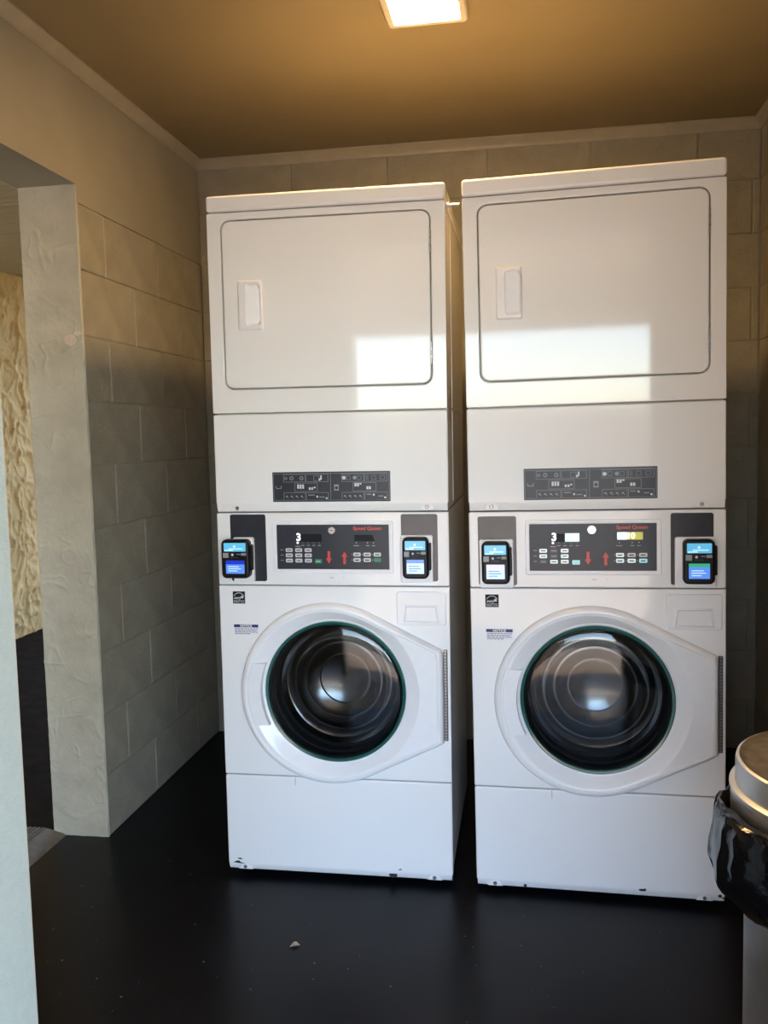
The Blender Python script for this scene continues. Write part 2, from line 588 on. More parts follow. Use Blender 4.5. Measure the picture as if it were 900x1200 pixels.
t1 = crown('trim_1', (XL + 0.0008, YF, ZC), (XL + 0.0008, YB, ZC), (1, 0, 0))
t2 = crown('trim_2', (XL, YB - 0.0008, ZC), (XR, YB - 0.0008, ZC), (0, -1, 0))
t3 = crown('trim_3', (XR - 0.0008, YF, ZC), (XR - 0.0008, YB, ZC), (-1, 0, 0))
for t, s in ((t1, 'left block wall'), (t2, 'back wall above the dryers'), (t3, 'right wall')):
    tag(t, 'painted crown moulding along the ' + s, kind='structure')

# ------------------------------------------------------------------ side walkway seen through the doorway
walk = box('ground_walkway', -2.6, XL - 0.2, YF - 0.195, 5.0, -0.16, -0.02, 'walk')
tag(walk, 'dark brown walkway outside the side doorway', kind='structure')
# stucco wall across the walkway
nx, nz = 220, 190
V, F = [], []
Y0, Y1 = 1.9, 4.6
for j in range(nz + 1):
    for i in range(nx + 1):
        y = Y0 + (Y1 - Y0) * i / nx
        z = -0.02 + 2.52 * j / nz
        w = noise.noise(Vector((y * 3, z * 3, 0.4))) * 0.1
        h = 0.026 * max(0, ridged((y + w, z * 0.8, 1.3), 6) - 0.5) + 0.020 * max(0, ridged((y, z + w, 5.3), 13) - 0.5)
        h += 0.006 * noise.noise(Vector((y * 9, z * 9, 0)))
        V.append((-2.6 + h, y, z))
for j in range(nz):
    for i in range(nx):
        a = j * (nx + 1) + i
        F.append((a, a + 1, a + nx + 2, a + nx + 1))
ws = boxes('wall_outside', [(XL - 0.2, XL - 0.1, YB + 0.2, 5.0, -0.16, 2.9), (-2.8, -2.604, YF, 5.0, -0.1, 3.1), (-2.7, -2.6, YF, Y0, -0.02, 2.483), (-2.7, -2.6, Y1, 5.0, -0.02, 2.483)], 'stucco')
tag(ws, 'rough tan stucco wall across the walkway', kind='structure')
mesh_obj('stucco_relief', V, F, 'stucco', ws, 60)
# vinyl soffit boards running across the walkway
so = box('ceiling_soffit', -2.6, XL - 0.2, YF - 0.2, 5.0, 2.497, 2.60, 'soffit')
tag(so, 'ribbed beige soffit over the side walkway', kind='structure')
me = None
for k in range(70):
    y = 0.6 + k * 0.075
    if y > 5.8:
        break
    if me is None:
        o = box('soffit_board', -2.598, XL - 0.202, -0.034, 0.034, -0.007, 0.0075, 'soffit', so, 0.003, 1)
        me = o.data
    else:
        o = bpy.data.objects.new('soffit_board', me)
        COL.objects.link(o)
        o.parent = so
    o.location = (0, y, 2.490)

# doorway threshold with ribs
th = empty('trim_4', (-0.70, -0.2, 0))
tag(th, 'ribbed brown metal threshold in the side doorway', kind='structure')
prof = [(0.058, 0.0), (0.050, 0.006), (-0.008, 0.021), (-0.016, 0.022), (-0.110, 0.022), (-0.118, 0.015), (-0.118, -0.03), (0.0, -0.03), (0.0, 0.0)]
loft('threshold_plate', [[(a, -0.495, b) for a, b in prof], [(a, 0.399, b) for a, b in prof]], 'threshold', th, True, True, 25)
rb = None
for k in range(6):
    if rb is None:
        rb = box('rib', -0.0045, 0.0045, -0.493, 0.398, 0.021, 0.0255, 'threshold', th, 0.0015, 1)
        o = rb
    else:
        o = bpy.data.objects.new('rib', rb.data)
        COL.objects.link(o)
        o.parent = th
    o.location = (-0.022 - 0.016 * k, 0, 0)

# outside the entrance, behind the camera: ground and a wall that the dryer doors mirror
PY = -5.0
pc = boxes('ceiling_porch', [(-2.6, 4.5, PY, YF - 0.2, 2.53, 2.62), (-2.6, 4.5, PY - 0.05, PY, 2.15, 2.75)], 'soffit')
tag(pc, 'beige porch soffit and fascia outside the entrance', kind='structure')
gr = box('ground', -30, 30, -40, YF - 0.2, -0.15, -0.03, 'concrete')
tag(gr, 'pale concrete ground outside the entrance', kind='structure')
ww = boxes('wall_left_blocker', [(-2.8, -2.6, -16, YF, -0.1, 3.1)], 'wing')  # unseen wall added to block sky and darken the left side
tag(ww, 'added unseen dark brown wall holding back light from the left of the entrance', kind='structure')
ow = boxes('wall_opposite', [(-14, 16, -18.3, -18, -0.03, 1.9)], 'opposite')
tag(ow, 'cream wall opposite the entrance', kind='structure')

# ------------------------------------------------------------------ ceiling lamp
lx0, lx1, ly0, ly1 = 0.522, 0.752, -0.065, 0.172
lamp = empty('ceiling_lamp', ((lx0 + lx1) / 2, (ly0 + ly1) / 2, ZC))
tag(lamp, 'small square flush ceiling lamp glowing warm white', 'lamp')
hw, hl = (lx1 - lx0) / 2, (ly1 - ly0) / 2
def sq(w, l, z, r=0.012):
    return [(p[0], p[1], z) for p in rrect(-w, -l, w, l, r, 4)]
loft('frame', [sq(hw, hl, 0), sq(hw, hl, -0.018), sq(hw - 0.004, hl - 0.004, -0.024), sq(hw - 0.020, hl - 0.020, -0.024, 0.008),
               sq(hw - 0.022, hl - 0.022, -0.019, 0.008)], 'lamp_frame', lamp, True, False, 30)
loft('diffuser', [sq(hw - 0.022, hl - 0.022, -0.016, 0.008), sq(hw - 0.0225, hl - 0.0225, -0.021, 0.008), sq(hw - 0.04, hl - 0.04, -0.0235, 0.008)],
     'lamp_face', lamp, True, True, 60)


# ------------------------------------------------------------------ stacked washer and dryer
W, D = 0.683, 0.70
Z0 = 0.02         # height of the panel bottoms above the floor


def circle(cx, cz, r, n=72, a0=0.0, a1=360.0):
    return [(cx + r * math.cos(math.radians(a0 + (a1 - a0) * k / n)), cz + r * math.sin(math.radians(a0 + (a1 - a0) * k / n))) for k in range(n)]


def reader(root, x0, x1, z0, z1, screens, plate, side):
    """card reader: slate backing plate, white mount, black terminal with two screens"""
    px0, px1, pz0, pz1 = plate
    slab('backing_plate', rrect(px0, pz0, px1, pz1, 0.006), -0.0012, 0.004, 'plate', root, 0.0006, 1)
    if side < 0:
        mx0, mx1 = x0 - 0.004, px1 - 0.012
    elif side > 0:
        mx0, mx1 = px0 + 0.010, x1 + 0.006
    else:
        mx0, mx1 = x0 - 0.008, x1 + 0.010
    mt = slab('reader_mount', rrect(mx0, z0 - 0.014, mx1, z1 + 0.004, 0.006), -0.012, 0.002, 'plastic', root, 0.003, 2)
    bd = slab('card_reader', rrect(x0, z0, x1, z1, 0.014), -0.038, -0.0115, 'black', root, 0.007, 4)
    bd['label'] = 'black card reader terminal with two lit screens'
    w = x1 - x0
    h = z1 - z0
    # card slot ridge down one side
    slab('card_slot', rrect(x1 - 0.001, z0 + 0.20 * h, x1 + 0.006, z1 - 0.14 * h, 0.0025, 3), -0.034, -0.014, 'black', bd, 0.002, 1)
    # upper display
    sx0, sx1 = x0 + 0.11 * w, x1 - 0.11 * w
    slab('screen', rrect(sx0, z0 + 0.70 * h, sx1, z0 + 0.92 * h, 0.002, 2), -0.0388, -0.037, 'scr_sky', bd, 0.0004, 1)
    slab('screen_text', rrect(sx0 + 0.18 * w, z0 + 0.755 * h, sx1 - 0.10 * w, z0 + 0.785 * h, 0.001, 2), -0.0391, -0.038, 'scr_pale', bd, 0.0002, 1)
    slab('screen_text', rrect(sx0 + 0.03 * w, z0 + 0.715 * h, sx0 + 0.34 * w, z0 + 0.745 * h, 0.001, 2), -0.0391, -0.038, 'scr_pale', bd, 0.0002, 1)
    slab('screen_text', rrect(sx0 + 0.34 * w, z0 + 0.80 * h, sx0 + 0.42 * w, z0 + 0.86 * h, 0.001, 2), -0.0391, -0.038, 'scr_pale', bd, 0.0002, 1)
    # printed strip between the screens
    slab('printed_mark', rrect(x0 + 0.07 * w, z0 + 0.535 * h, x0 + 0.27 * w, z0 + 0.665 * h, 0.001, 2), -0.0384, -0.037, 'greyprint', bd, 0.0003, 1)
    slab('printed_mark', rrect(x0 + 0.72 * w, z0 + 0.595 * h, x0 + 0.90 * w, z0 + 0.665 * h, 0.001, 2), -0.0384, -0.037, 'greyprint', bd, 0.0003, 1)
    slab('printed_mark', rrect(x0 + 0.55 * w, z0 + 0.62 * h, x0 + 0.70 * w, z0 + 0.64 * h, 0.001, 2), -0.0384, -0.037, 'greyprint', bd, 0.0003, 1)
    slab('printed_mark', circle(x0 + 0.41 * w, z0 + 0.615 * h, 0.045 * w, 12), -0.0384, -0.037, 'print', bd, 0.0003, 1)
    slab('printed_mark', rrect(x0 + 0.35 * w, z0 + 0.545 * h, x0 + 0.62 * w, z0 + 0.555 * h, 0.0006, 2), -0.0384, -0.037, 'greyprint', bd, 0.0002, 1)
    # lower screen: stacked colour bands
    lx0, lx1 = x0 + 0.17 * w, x1 - 0.17 * w
    zz1 = z0 + 0.47 * h
    zz0 = z0 + 0.13 * h
    t = zz1
    for frac, mat in screens:
        b = t - (zz1 - zz0) * frac
        slab('screen', rrect(lx0, b, lx1, t, 0.001, 2), -0.0388, -0.037, mat, bd, 0.0003, 1)
        t = b
    for q in range(3):
        zc = zz0 + (zz1 - zz0) * (0.18 + 0.16 * q)
        slab('screen_text', rrect(lx0 + 0.08 * w, zc, lx0 + (0.40 + 0.07 * ((q * 2) % 3)) * w, zc + 0.022 * h, 0.0006, 2), -0.0391, -0.038,
             'scr_pale' if screens[-1][1] == 'scr_mid' else 'scr_mid', bd, 0.0002, 1)


def tab(root, u, zbase, y, hgt=0.020):
    """pressed tab with a screw at the foot of a panel"""
    p = [(u - 0.022, zbase), (u + 0.022, zbase), (u + 0.010, zbase + hgt), (u - 0.010, zbase + hgt)]
    t = slab('screw_tab', p, y - 0.003, y + 0.004, 'enamel', root, 0.002, 2)
    lathe_y('screw', u, zbase + hgt * 0.45, [(0.0055, y), (0.0055, y - 0.0045), (0.004, y - 0.006), (0.0008, y - 0.006)], 'screw', t, 14)


def arrow(root, u, z, h, w, up, y):
    s = 1 if up else -1
    pts = [(-w * .22, -h / 2), (w * .22, -h / 2), (w * .22, h * .08), (w / 2, h * .08), (0, h / 2), (-w / 2, h * .08), (-w * .22, h * .08)]
    pts = [(u + a, z + s * b) for a, b in pts]
    if not up:
        pts = pts[::-1]
    return slab('arrow', pts, y, y + 0.0015, 'red', root, 0.0002, 1)


def panel_with_lip(name, u0, u1, z0, z1, lip, mat, root, r=0.006):
    """front panel whose lower edge folds back; y = 0 is the face"""
    o = rrect(u0, z0 + lip, u1, z1, r)
    rings = [at_y(o, 0.03)]
    for k in range(4):
        a = math.pi / 2 * k / 3
        rings.append(at_y(inset(o, 0.005 * (1 - math.cos(a))), 0.005 * (1 - math.sin(a))))
    p = loft(name, rings, mat, root)
    prof = [(0.0008, z0 + lip + 0.004), (0.0002, z0 + lip), (0.006, z0 + 0.004), (0.009, z0), (0.028, z0), (0.028, z0 + lip + 0.004)]
    loft('folded_edge', [[(u0 + 0.003, y, z) for y, z in prof], [(u1 - 0.003, y, z) for y, z in prof]], mat, p, True, True, 40)
    return p


def build_stack(spec):
    root = empty('stacked_washer_dryer')
    # everything is modelled with u = 0..W from the left edge; shift so that the root sits mid-width on the floor
    kids_before = set(bpy.data.objects)
    # --- cabinets
    co = rrect(0.004, 0.012, W - 0.004, 1.082, 0.004, 2)
    ci = inset(co, 0.002)
    loft('washer_cabinet', [at_y(ci, 0.026), at_y(co, 0.024), at_y(co, D - 0.003), at_y(ci, D)], 'enamel_side', root, False, True, 40)
    box('dryer_cabinet', 0.004, W - 0.004, 0.028, D - 0.02, 1.086, 1.938, 'enamel_side', root, 0.004)
    for u in (0.06, W - 0.06):
        for y in (0.08, D - 0.08):
            f = lathe_z('foot', [(0.012, 0.02), (0.012, -0.008), (0.024, -0.010), (0.026, -0.0165)], 'rubber', root, 16, True, True)
            f.location = (u, y, 0)
    # seams on the right side of the dryer
    boxes('side_seam', [(W - 0.0045, W - 0.0025, 0.20, 0.215, 1.10, 1.92), (W - 0.0045, W - 0.002, 0.03, D - 0.02, 1.372, 1.378)], 'enamel_side', root)
    # --- top lid
    o = [(0.0, 1.940), (W, 1.940), (W, 1.985), (0.0, 1.985)]
    lid = box('top_lid', 0.0, W, -0.003, D - 0.015, 1.9405, 1.986, 'enamel', root, 0.009, 3)
    # --- dryer front frame and door
    outer = rrect(0.001, 1.3715, W - 0.001, 1.9375, 0.005)
    inner = rrect(0.041, 1.439, 0.642, 1.9165, 0.028)
    ringplate('dryer_front', outer, inner, 0.0, 0.03, 'enamel', root, 0.003)
    dd = slab('dryer_door', rrect(0.0445, 1.4425, 0.6385, 1.913, 0.025, 6), -0.001, 0.024, 'enamel', root, 0.004, 3)
    # pull: proud plate with a slanted finger scoop
    hx0, hx1, hz0, hz1 = 0.089, 0.160, 1.606, 1.746
    po = rrect(hx0, hz0, hx1, hz1, 0.006, 4)
    pi = rrect(hx0 + 0.026, hz0 + 0.012, hx1 - 0.005, hz1 - 0.012, 0.009, 4)
    pb = rrect(hx0 + 0.032, hz0 + 0.022, hx1 - 0.008, hz1 - 0.022, 0.006, 4)
    loft('door_handle', [at_y(po, 0.002), at_y(po, -0.006), at_y(inset(po, 0.004), -0.0105), at_y(inset(pi, -0.002), -0.0115), at_y(pi, -0.0095),
                         [(p[0], -0.0085 + (p[0] - hx0 - 0.03) * 0.20, p[1]) for p in pb]], 'plastic', dd, True, True, 30)
    for z0, z1 in ((1.494, 1.558), (1.797, 1.861)):
        box('hinge', 0.6375, 0.6420, -0.0045, 0.01, z0, z1, 'screw', dd, 0.0008, 1)
        for q in (0.33, 0.66):
            box('hinge_knuckle', 0.638, 0.642, -0.0045, 0.0, z0 + (z1 - z0) * q - 0.002, z0 + (z1 - z0) * q + 0.002, 'chrome', dd)
    # --- dryer lower panel
    lp = panel_with_lip('dryer_lower_panel', 0.001, W - 0.001, 1.086, 1.3685, 0.020, 'enamel', root)
    tab(root, 0.065, 1.0875, 0.004, 0.020)
    tab(root, 0.621, 1.0875, 0.004, 0.020)
    # instruction plate
    a0, a1 = spec['label']
    ip = slab('instruction_plate', rrect(a0, 1.114, a1, 1.200, 0.002, 2), -0.0012, 0.001, 'board', root, 0.0004, 1)
    ip['label'] = 'dark grey instruction plate with white pictogram boxes'
    yk = -0.0016
    w = a1 - a0

    def U(f):
        return a0 + w * f

    def Zz(f):
        return 1.200 - 0.086 * f

    def line_box(f0, f1, g0, g1, t=0.0009, mat='greyprint'):
        x0, x1, z1, z0 = U(f0), U(f1), Zz(g0), Zz(g1)
        boxes('printed_box', [(x0, x1, yk, yk + 0.0006, z1 - t, z1), (x0, x1, yk, yk + 0.0006, z0, z0 + t),
                              (x0, x0 + t, yk, yk + 0.0006, z0 + t, z1 - t), (x1 - t, x1, yk, yk + 0.0006, z0 + t, z1 - t)], mat, ip)

    def mark(f0, f1, g0, g1, mat='print'):
        boxes('printed_mark', [(U(f0), U(f1), yk, yk + 0.0006, Zz(g1), Zz(g0))], mat, ip)

    line_box(0.008, 0.992, 0.05, 0.95)
    boxes('printed_mark', [(U(0.497), U(0.4995), yk, yk + 0.0006, Zz(.95), Zz(.05))], 'greyprint', ip)
    for c in (0.0, 0.497):
        line_box(0.095 + c, 0.282 + c, 0.08, 0.34)
        line_box(0.288 + c, 0.478 + c, 0.08, 0.34)
        line_box(0.19 + c, 0.385 + c, 0.37, 0.66)
        line_box(0.095 + c, 0.282 + c, 0.69, 0.95)
        line_box(0.288 + c, 0.478 + c, 0.69, 0.95)
        # pictograms, rings and dashes
        for q in range(4):
            mark(0.112 + c + 0.043 * q, 0.128 + c + 0.043 * q, 0.79, 0.84, 'greyprint')
            mark(0.128 + c + 0.043 * q, 0.133 + c + 0.043 * q, 0.84, 0.88, 'greyprint')
        for q, rr in ((0.115, .0042), (0.165, .0058), (0.25, .0058)) if c == 0 else ((0.115, .0055), (0.205, .0055)):
            n = 14
            cx, cz = U(q + c), Zz(.21)
            if c > 0:
                slab('printed_dot', circle(cx, cz, rr, n), yk, yk + 0.0006, 'print' if q < .15 else 'greyprint', ip, 0.0001, 1)
                line_box(q + c + .022, q + c + .055, .14, .28, 0.0008)
            else:
                ringplate('printed_ring', circle(cx, cz, rr, n), circle(cx, cz, rr * .6, n), yk, yk + 0.0006, 'greyprint', ip, 0.0001)
        if c == 0:
            for q in range(3):
                mark(0.213 + q * 0.021, 0.228 + q * 0.021, 0.42, 0.56)
            for q in range(3):
                mark(0.312 + q * 0.021, 0.327 + q * 0.021, 0.52 if q < 2 else .5, 0.60 if q < 2 else .55)
            line_box(0.355, 0.40, 0.13, 0.30, 0.0008)
            mark(0.412, 0.424, 0.12, 0.26)
            mark(0.40, 0.412, 0.22, 0.30)
            mark(0.305, 0.36, 0.76, 0.79, 'greyprint')
            mark(0.375, 0.39, 0.80, 0.86)
            mark(0.40, 0.445, 0.83, 0.86, 'greyprint')
            mark(0.455, 0.47, 0.86, 0.91)
            boxes('pictogram_tub', [(U(.03), U(.034), yk, yk + .0006, Zz(.56), Zz(.47)), (U(.07), U(.074), yk, yk + .0006, Zz(.56), Zz(.47)),
                                    (U(.034), U(.07), yk, yk + .0006, Zz(.56), Zz(.54)), (U(.024), U(.03), yk, yk + .0006, Zz(.49), Zz(.47)),
                                    (U(.074), U(.08), yk, yk + .0006, Zz(.49), Zz(.47))], 'greyprint', ip)
        else:
            for q in range(3):
                mark(0.70 + q * 0.021, 0.716 + q * 0.021, 0.39, 0.50 if q < 2 else .44)
            for q in range(2):
                mark(0.80 + q * 0.021, 0.816 + q * 0.021, 0.50, 0.60)
            line_box(0.80, 0.815, 0.15, 0.27, 0.0008)
            line_box(0.845, 0.88, 0.14, 0.28, 0.0008)
            line_box(0.915, 0.955, 0.14, 0.28, 0.0008)
            mark(0.80, 0.84, 0.75, 0.78, 'greyprint')
            mark(0.853, 0.868, 0.75, 0.81)
            mark(0.90, 0.94, 0.81, 0.84, 'greyprint')
            mark(0.948, 0.963, 0.84, 0.90)
            boxes('pictogram_dryer', [(U(.528), U(.566), yk, yk + .0006, Zz(.63), Zz(.43))], 'greyprint', ip)
            slab('pictogram_drum', circle(U(.547), Zz(.54), .0048, 14), yk - 0.0004, yk + .0003, 'board', ip, 0.0001, 1)

    # --- control panel
    cp = slab('control_panel', rrect(0.001, 0.8705, W - 0.001, 1.0825, 0.005), 0.001, 0.03, 'enamel', root, 0.004, 3)
    b0, b1 = spec['board']
    ringplate('board_bezel', rrect(b0 - 0.012, 0.906, b1 + 0.012, 1.0585, 0.006), rrect(b0, 0.9185, b1, 1.0475, 0.002), -0.004, 0.004, 'plastic', root, 0.002)
    bd = slab('display_board', rrect(b0 - 0.001, 0.9175, b1 + 0.001, 1.0485, 0.002), -0.001, 0.004, 'board', root, 0.0004, 1)
    yb = -0.0014
    bw = b1 - b0

    def bu(f):
        return b0 + bw * f

    def bz(f):
        return 1.0475 - 0.129 * f

    def bar(name, f0, f1, g0, g1, mat, r=0.0012, dy=0.0):
        return slab(name, rrect(bu(f0), bz(g1), bu(f1), bz(g0), r, 2), yb - dy, -0.0004, mat, bd, 0.0003, 1)

    lit = spec['lit']
    # wash side readout: one lit digit, dark cells
    bar('readout_window', 0.205, 0.405, 0.21, 0.385, 'lcd_dark')
    text('digit', '3', 0.030, bu(0.198), yb - 0.0006, bz(0.285), 'led', bd, bold=0.0008)
    if lit:
        bar('readout_glare', 0.285, 0.40, 0.20, 0.38, 'lcd_glare', dy=0.0004)  # glare painted over the cells as a glowing bar
    slab('indicator_dot', circle(bu(0.188), bz(0.405), 0.0032, 10), yb, -0.0004, 'led', bd, 0.0002, 1)
    for k in range(4):
        q = 0.235 + 0.049 * k
        slab('indicator_dot', circle(bu(q), bz(0.405), 0.0013, 8), yb, -0.0004, 'greyprint', bd, 0.0002, 1)
        bar('printed_caption', q - 0.013, q + 0.013, 0.455, 0.475, 'greyprint', 0.0004)
    bar('printed_caption', 0.165, 0.212, 0.475, 0.497, 'greyprint', 0.0004)
    # wash keys: three columns of three and one green start key
    for r in range(3):
        g = 0.53 + 0.118 * r
        bar('printed_caption', 0.03, 0.058, g + 0.028, g + 0.044, 'greyprint', 0.0004)
        for c in range(3):
            f = 0.078 + 0.086 * c
            mt = 'key_white'
            if lit:
                mt = ('key_glow', 'key_dark', 'key_glow')[c]
                if r == 2:
                    mt = ('key_dark', 'key_glow', 'key_glow')[c]
            k_ = bar('button', f, f + 0.062, g, g + 0.083, mt, 0.0020, 0.0008)
            boxes('button_caption', [(bu(f + 0.012), bu(f + 0.050), yb - 0.0011, yb - 0.0006, bz(g + 0.052), bz(g + 0.034))], 'darkprint' if mt != 'key_dark' else 'greyprint', bd)
    st = bar('button', 0.340, 0.402, 0.775, 0.870, 'key_cyan' if lit else 'green', 0.0020, 0.0008)
    boxes('button_caption', [(bu(0.352), bu(0.39), yb - 0.0011, yb - 0.0006, bz(.833), bz(.815))], 'print', bd)
    # service lock
    ly = 0.13
    lathe_y('key_lock', bu(0.497), bz(ly), [(0.0112, 0.0), (0.0112, -0.0035), (0.0095, -0.0048), (0.0080, -0.0048), (0.0074, -0.004), (0.0006, -0.004)],
            'led' if lit else 'chrome', bd, 24)
    if not lit:
        boxes('key_slot', [(bu(0.497) - 0.0045, bu(0.497) + 0.0045, -0.0046, -0.0038, bz(ly) - 0.0009, bz(ly) + 0.0009)], 'black', bd)
    arrow(bd, bu(0.466), bz(0.735), 0.036, 0.017, False, yb)
    arrow(bd, bu(0.605), bz(0.745), 0.036, 0.017, True, yb)
    text('lettering', 'Speed Queen', 0.0135, bu(0.812), yb, bz(0.085), 'red', bd, bold=0.0003, width=0.082)
    # dry side readout
    if lit:
        bar('readout_window', 0.695, 0.895, 0.185, 0.345, 'lcd_yellow')
        bar('readout_glare', 0.695, 0.775, 0.185, 0.345, 'lcd_glare', dy=0.0003)  # painted glare, not part of the display
        text('digit', '2.10', 0.022, bu(0.778), yb - 0.0012, bz(0.265), 'led', bd, bold=0.0006)
    else:
        pts = [(bu(.695), bz(.37)), (bu(.875), bz(.37)), (bu(.855), bz(.225)), (bu(.695), bz(.225))]
        slab('readout_window', pts, yb, -0.0004, 'lcd_dark', bd, 0.0003, 1)
    for q, wd in ((0.712, .024), (0.812, .015), (0.864, .015)):
        slab('indicator_dot', circle(bu(q), bz(0.405), 0.0014, 8), yb, -0.0004, 'print', bd, 0.0002, 1)
        bar('printed_caption', q - wd, q + wd, 0.46, 0.48, 'greyprint', 0.0004)
    for r in range(2):
        g = 0.625 + 0.122 * r
        for c in range(3):
            f = 0.685 + 0.090 * c
            mt = 'key_white'
            if r == 1 and c == 2:
                mt = 'green'
            if lit:
                mt = 'key_cyan' if (r == 1 and c == 2) else ('key_glow' if r == 1 or c == 0 else 'key_white')
            bar('button', f, f + 0.063, g, g + 0.085, mt, 0.0020, 0.0008)
            slab('indicator_dot', circle(bu(f - 0.012), bz(g + 0.042), 0.0011, 8), yb, -0.0004, 'print', bd, 0.0002, 1)
            if mt != 'green':
                boxes('button_caption', [(bu(f + 0.012), bu(f + 0.050), yb - 0.0011, yb - 0.0006, bz(g + 0.055), bz(g + 0.034))], 'darkprint', bd)
    # scuffs beneath the board
    boxes('scuff', [(0.335, 0.347, 0.0004, 0.0014, 0.893, 0.8945), (0.375, 0.379, 0.0004, 0.0014, 0.894, 0.8952)], 'greyprint', cp)
    for rd in spec['readers']:
        reader(root, *rd)

    # --- washer front
    gx, gz, GR = 0.344, 0.557, 0.206
    fr_ang = sorted([2 * math.pi * k / 96 for k in range(96)] + [math.atan2(z - gz, x - gx) % (2 * math.pi)
                    for x in (0.001, W - 0.001) for z in (0.2975, 0.868)])

    def rect_ray(a, d=0.0):
        dx, dz = math.cos(a), math.sin(a)
        t = 9.0
        if dx > 1e-9:
            t = min(t, (W - 0.001 - d - gx) / dx)
        if dx < -1e-9:
            t = min(t, (0.001 + d - gx) / dx)
        if dz > 1e-9:
            t = min(t, (0.868 - d - gz) / dz)
        if dz < -1e-9:
            t = min(t, (0.2975 + d - gz) / dz)
        return (gx + dx * t, gz + dz * t)
    fo = [rect_ray(a) for a in fr_ang]
    fi = [rect_ray(a, 0.003) for a in fr_ang]
    fm = [rect_ray(a, 0.001) for a in fr_ang]
    fc = [(gx + 0.214 * math.cos(a), gz + 0.214 * math.sin(a)) for a in fr_ang]
    loft('washer_front', [at_y(fo, 0.026), at_y(fo, 0.003), at_y(fm, 0.001), at_y(fi, 0.0), at_y(fc, 0.0), at_y(fc, 0.02)], 'enamel', root, False, False, 40)
    # door: disc with straight flanks running to the hinge on the right
    cx, cz, R = 0.331, 0.553, 0.268
    hxr, zt, zb = 0.662, 0.690, 0.412

    def tangent(px, pz, sgn):
        d = math.hypot(px - cx, pz - cz)
        base = math.atan2(pz - cz, px - cx)
        return base + sgn * math.acos(R / d)
    at = tangent(hxr, zt, 1)
    ab = tangent(hxr, zb, -1)
    n = 72
    poly = [(cx + R * math.cos(at + (2 * math.pi + ab - at) * k / n), cz + R * math.sin(at + (2 * math.pi + ab - at) * k / n)) for k in range(n + 1)]
    poly += [(hxr - 0.006, zb), (hxr, zb + 0.005), (hxr, zt - 0.005), (hxr - 0.006, zt)]
    # resample the outline to n_ points by angle about the glass centre so that it can be bridged to circles
    n_ = 144

    def ray_hit(a):
        dx, dz = math.cos(a), math.sin(a)
        best = None
        for i in range(len(poly)):
            x1, z1 = poly[i]
            x2, z2 = poly[(i + 1) % len(poly)]
            ex, ez = x2 - x1, z2 - z1
            den = dx * ez - dz * ex
            if abs(den) < 1e-12:
                continue
            t = ((x1 - gx) * ez - (z1 - gz) * ex) / den
            s = ((x1 - gx) * dz - (z1 - gz) * dx) / den
            if t > 0 and -1e-6 <= s <= 1 + 1e-6 and (best is None or t > best):
                best = t
        return (gx + dx * best, gz + dz * best)
    crit = [math.atan2(p[1] - gz, p[0] - gx) for p in poly[-4:]]
    angs = [2 * math.pi * k / n_ for k in range(n_)]
    for c in crit:
        c = c % (2 * math.pi)
        i = min(range(n_), key=lambda k: abs((angs[k] - c + math.pi) % (2 * math.pi) - math.pi))
        angs[i] = c
    angs.sort()
    out = [ray_hit(a) for a in angs]

    def circ(r, cxx=gx, czz=gz):
        return [(cxx + r * math.cos(a), czz + r * math.sin(a)) for a in angs]

    def mixp(a, b, t):
        return [(p[0] + (q[0] - p[0]) * t, p[1] + (q[1] - p[1]) * t) for p, q in zip(a, b)]
    rim = 0.252
    # clamp the dish circle inside the outline
    dish = []
    for p, a in zip(out, angs):
        d = math.hypot(p[0] - gx, p[1] - gz)
        r = min(rim, d - 0.012)
        dish.append((gx + r * math.cos(a), gz + r * math.sin(a)))

    def inward(d):
        res = []
        for p, a in zip(out, angs):
            l = math.hypot(p[0] - gx, p[1] - gz) - d
            res.append((gx + l * math.cos(a), gz + l * math.sin(a)))
        return res
    def dish_in(d):
        res = []
        for p, q, a in zip(dish, out, angs):
            l = min(math.hypot(p[0] - gx, p[1] - gz), math.hypot(q[0] - gx, q[1] - gz) - 0.022)
            res.append((gx + l * math.cos(a), gz + l * math.sin(a)))
        return res
    dish = dish_in(0.0)
    rings = [at_y(out, 0.002), at_y(out, -0.008), at_y(inward(0.003), -0.016), at_y(inward(0.007), -0.021), at_y(inward(0.012), -0.0235),
             at_y(inward(0.016), -0.0235), at_y(inward(0.019), -0.0215), at_y(dish_in(0.0), -0.0215), at_y(mixp(dish, circ(GR + 0.008), 0.10), -0.0205),
             at_y(mixp(dish, circ(GR + 0.008), 0.5), -0.012),
             at_y(circ(GR + 0.010), -0.0015), at_y(circ(GR + 0.006), -0.001), at_y(circ(GR + 0.002), 0.002), at_y(circ(GR + 0.001), 0.012)]
    wd = loft('washer_door', rings, 'door_white', root, False, False, 28)
    # grip panel on the left of the ring
    gp = []
    for k in range(13):
        z = 0.457 + (0.642 - 0.457) * k / 12
        gp.append((cx - math.sqrt((R - 0.024) ** 2 - (z - cz) ** 2), z))
    for k in range(13):
        z = 0.642 - (0.642 - 0.457) * k / 12
        gp.append((gx - math.sqrt((GR + 0.012) ** 2 - (z - gz) ** 2), z))
    gp = gp[::-1]
    slab('grip_panel', gp, -0.0245, -0.002, 'door_white', wd, 0.0018, 2)
    # glass edge, gasket, glass bowl, drum
    lathe_y('glass_rim', gx, gz, [(GR + 0.003, 0.004), (GR + 0.003, -0.004), (GR, -0.007), (GR - 0.005, -0.006), (GR - 0.008, -0.002), (GR - 0.009, 0.006)], 'teal', wd, 96)
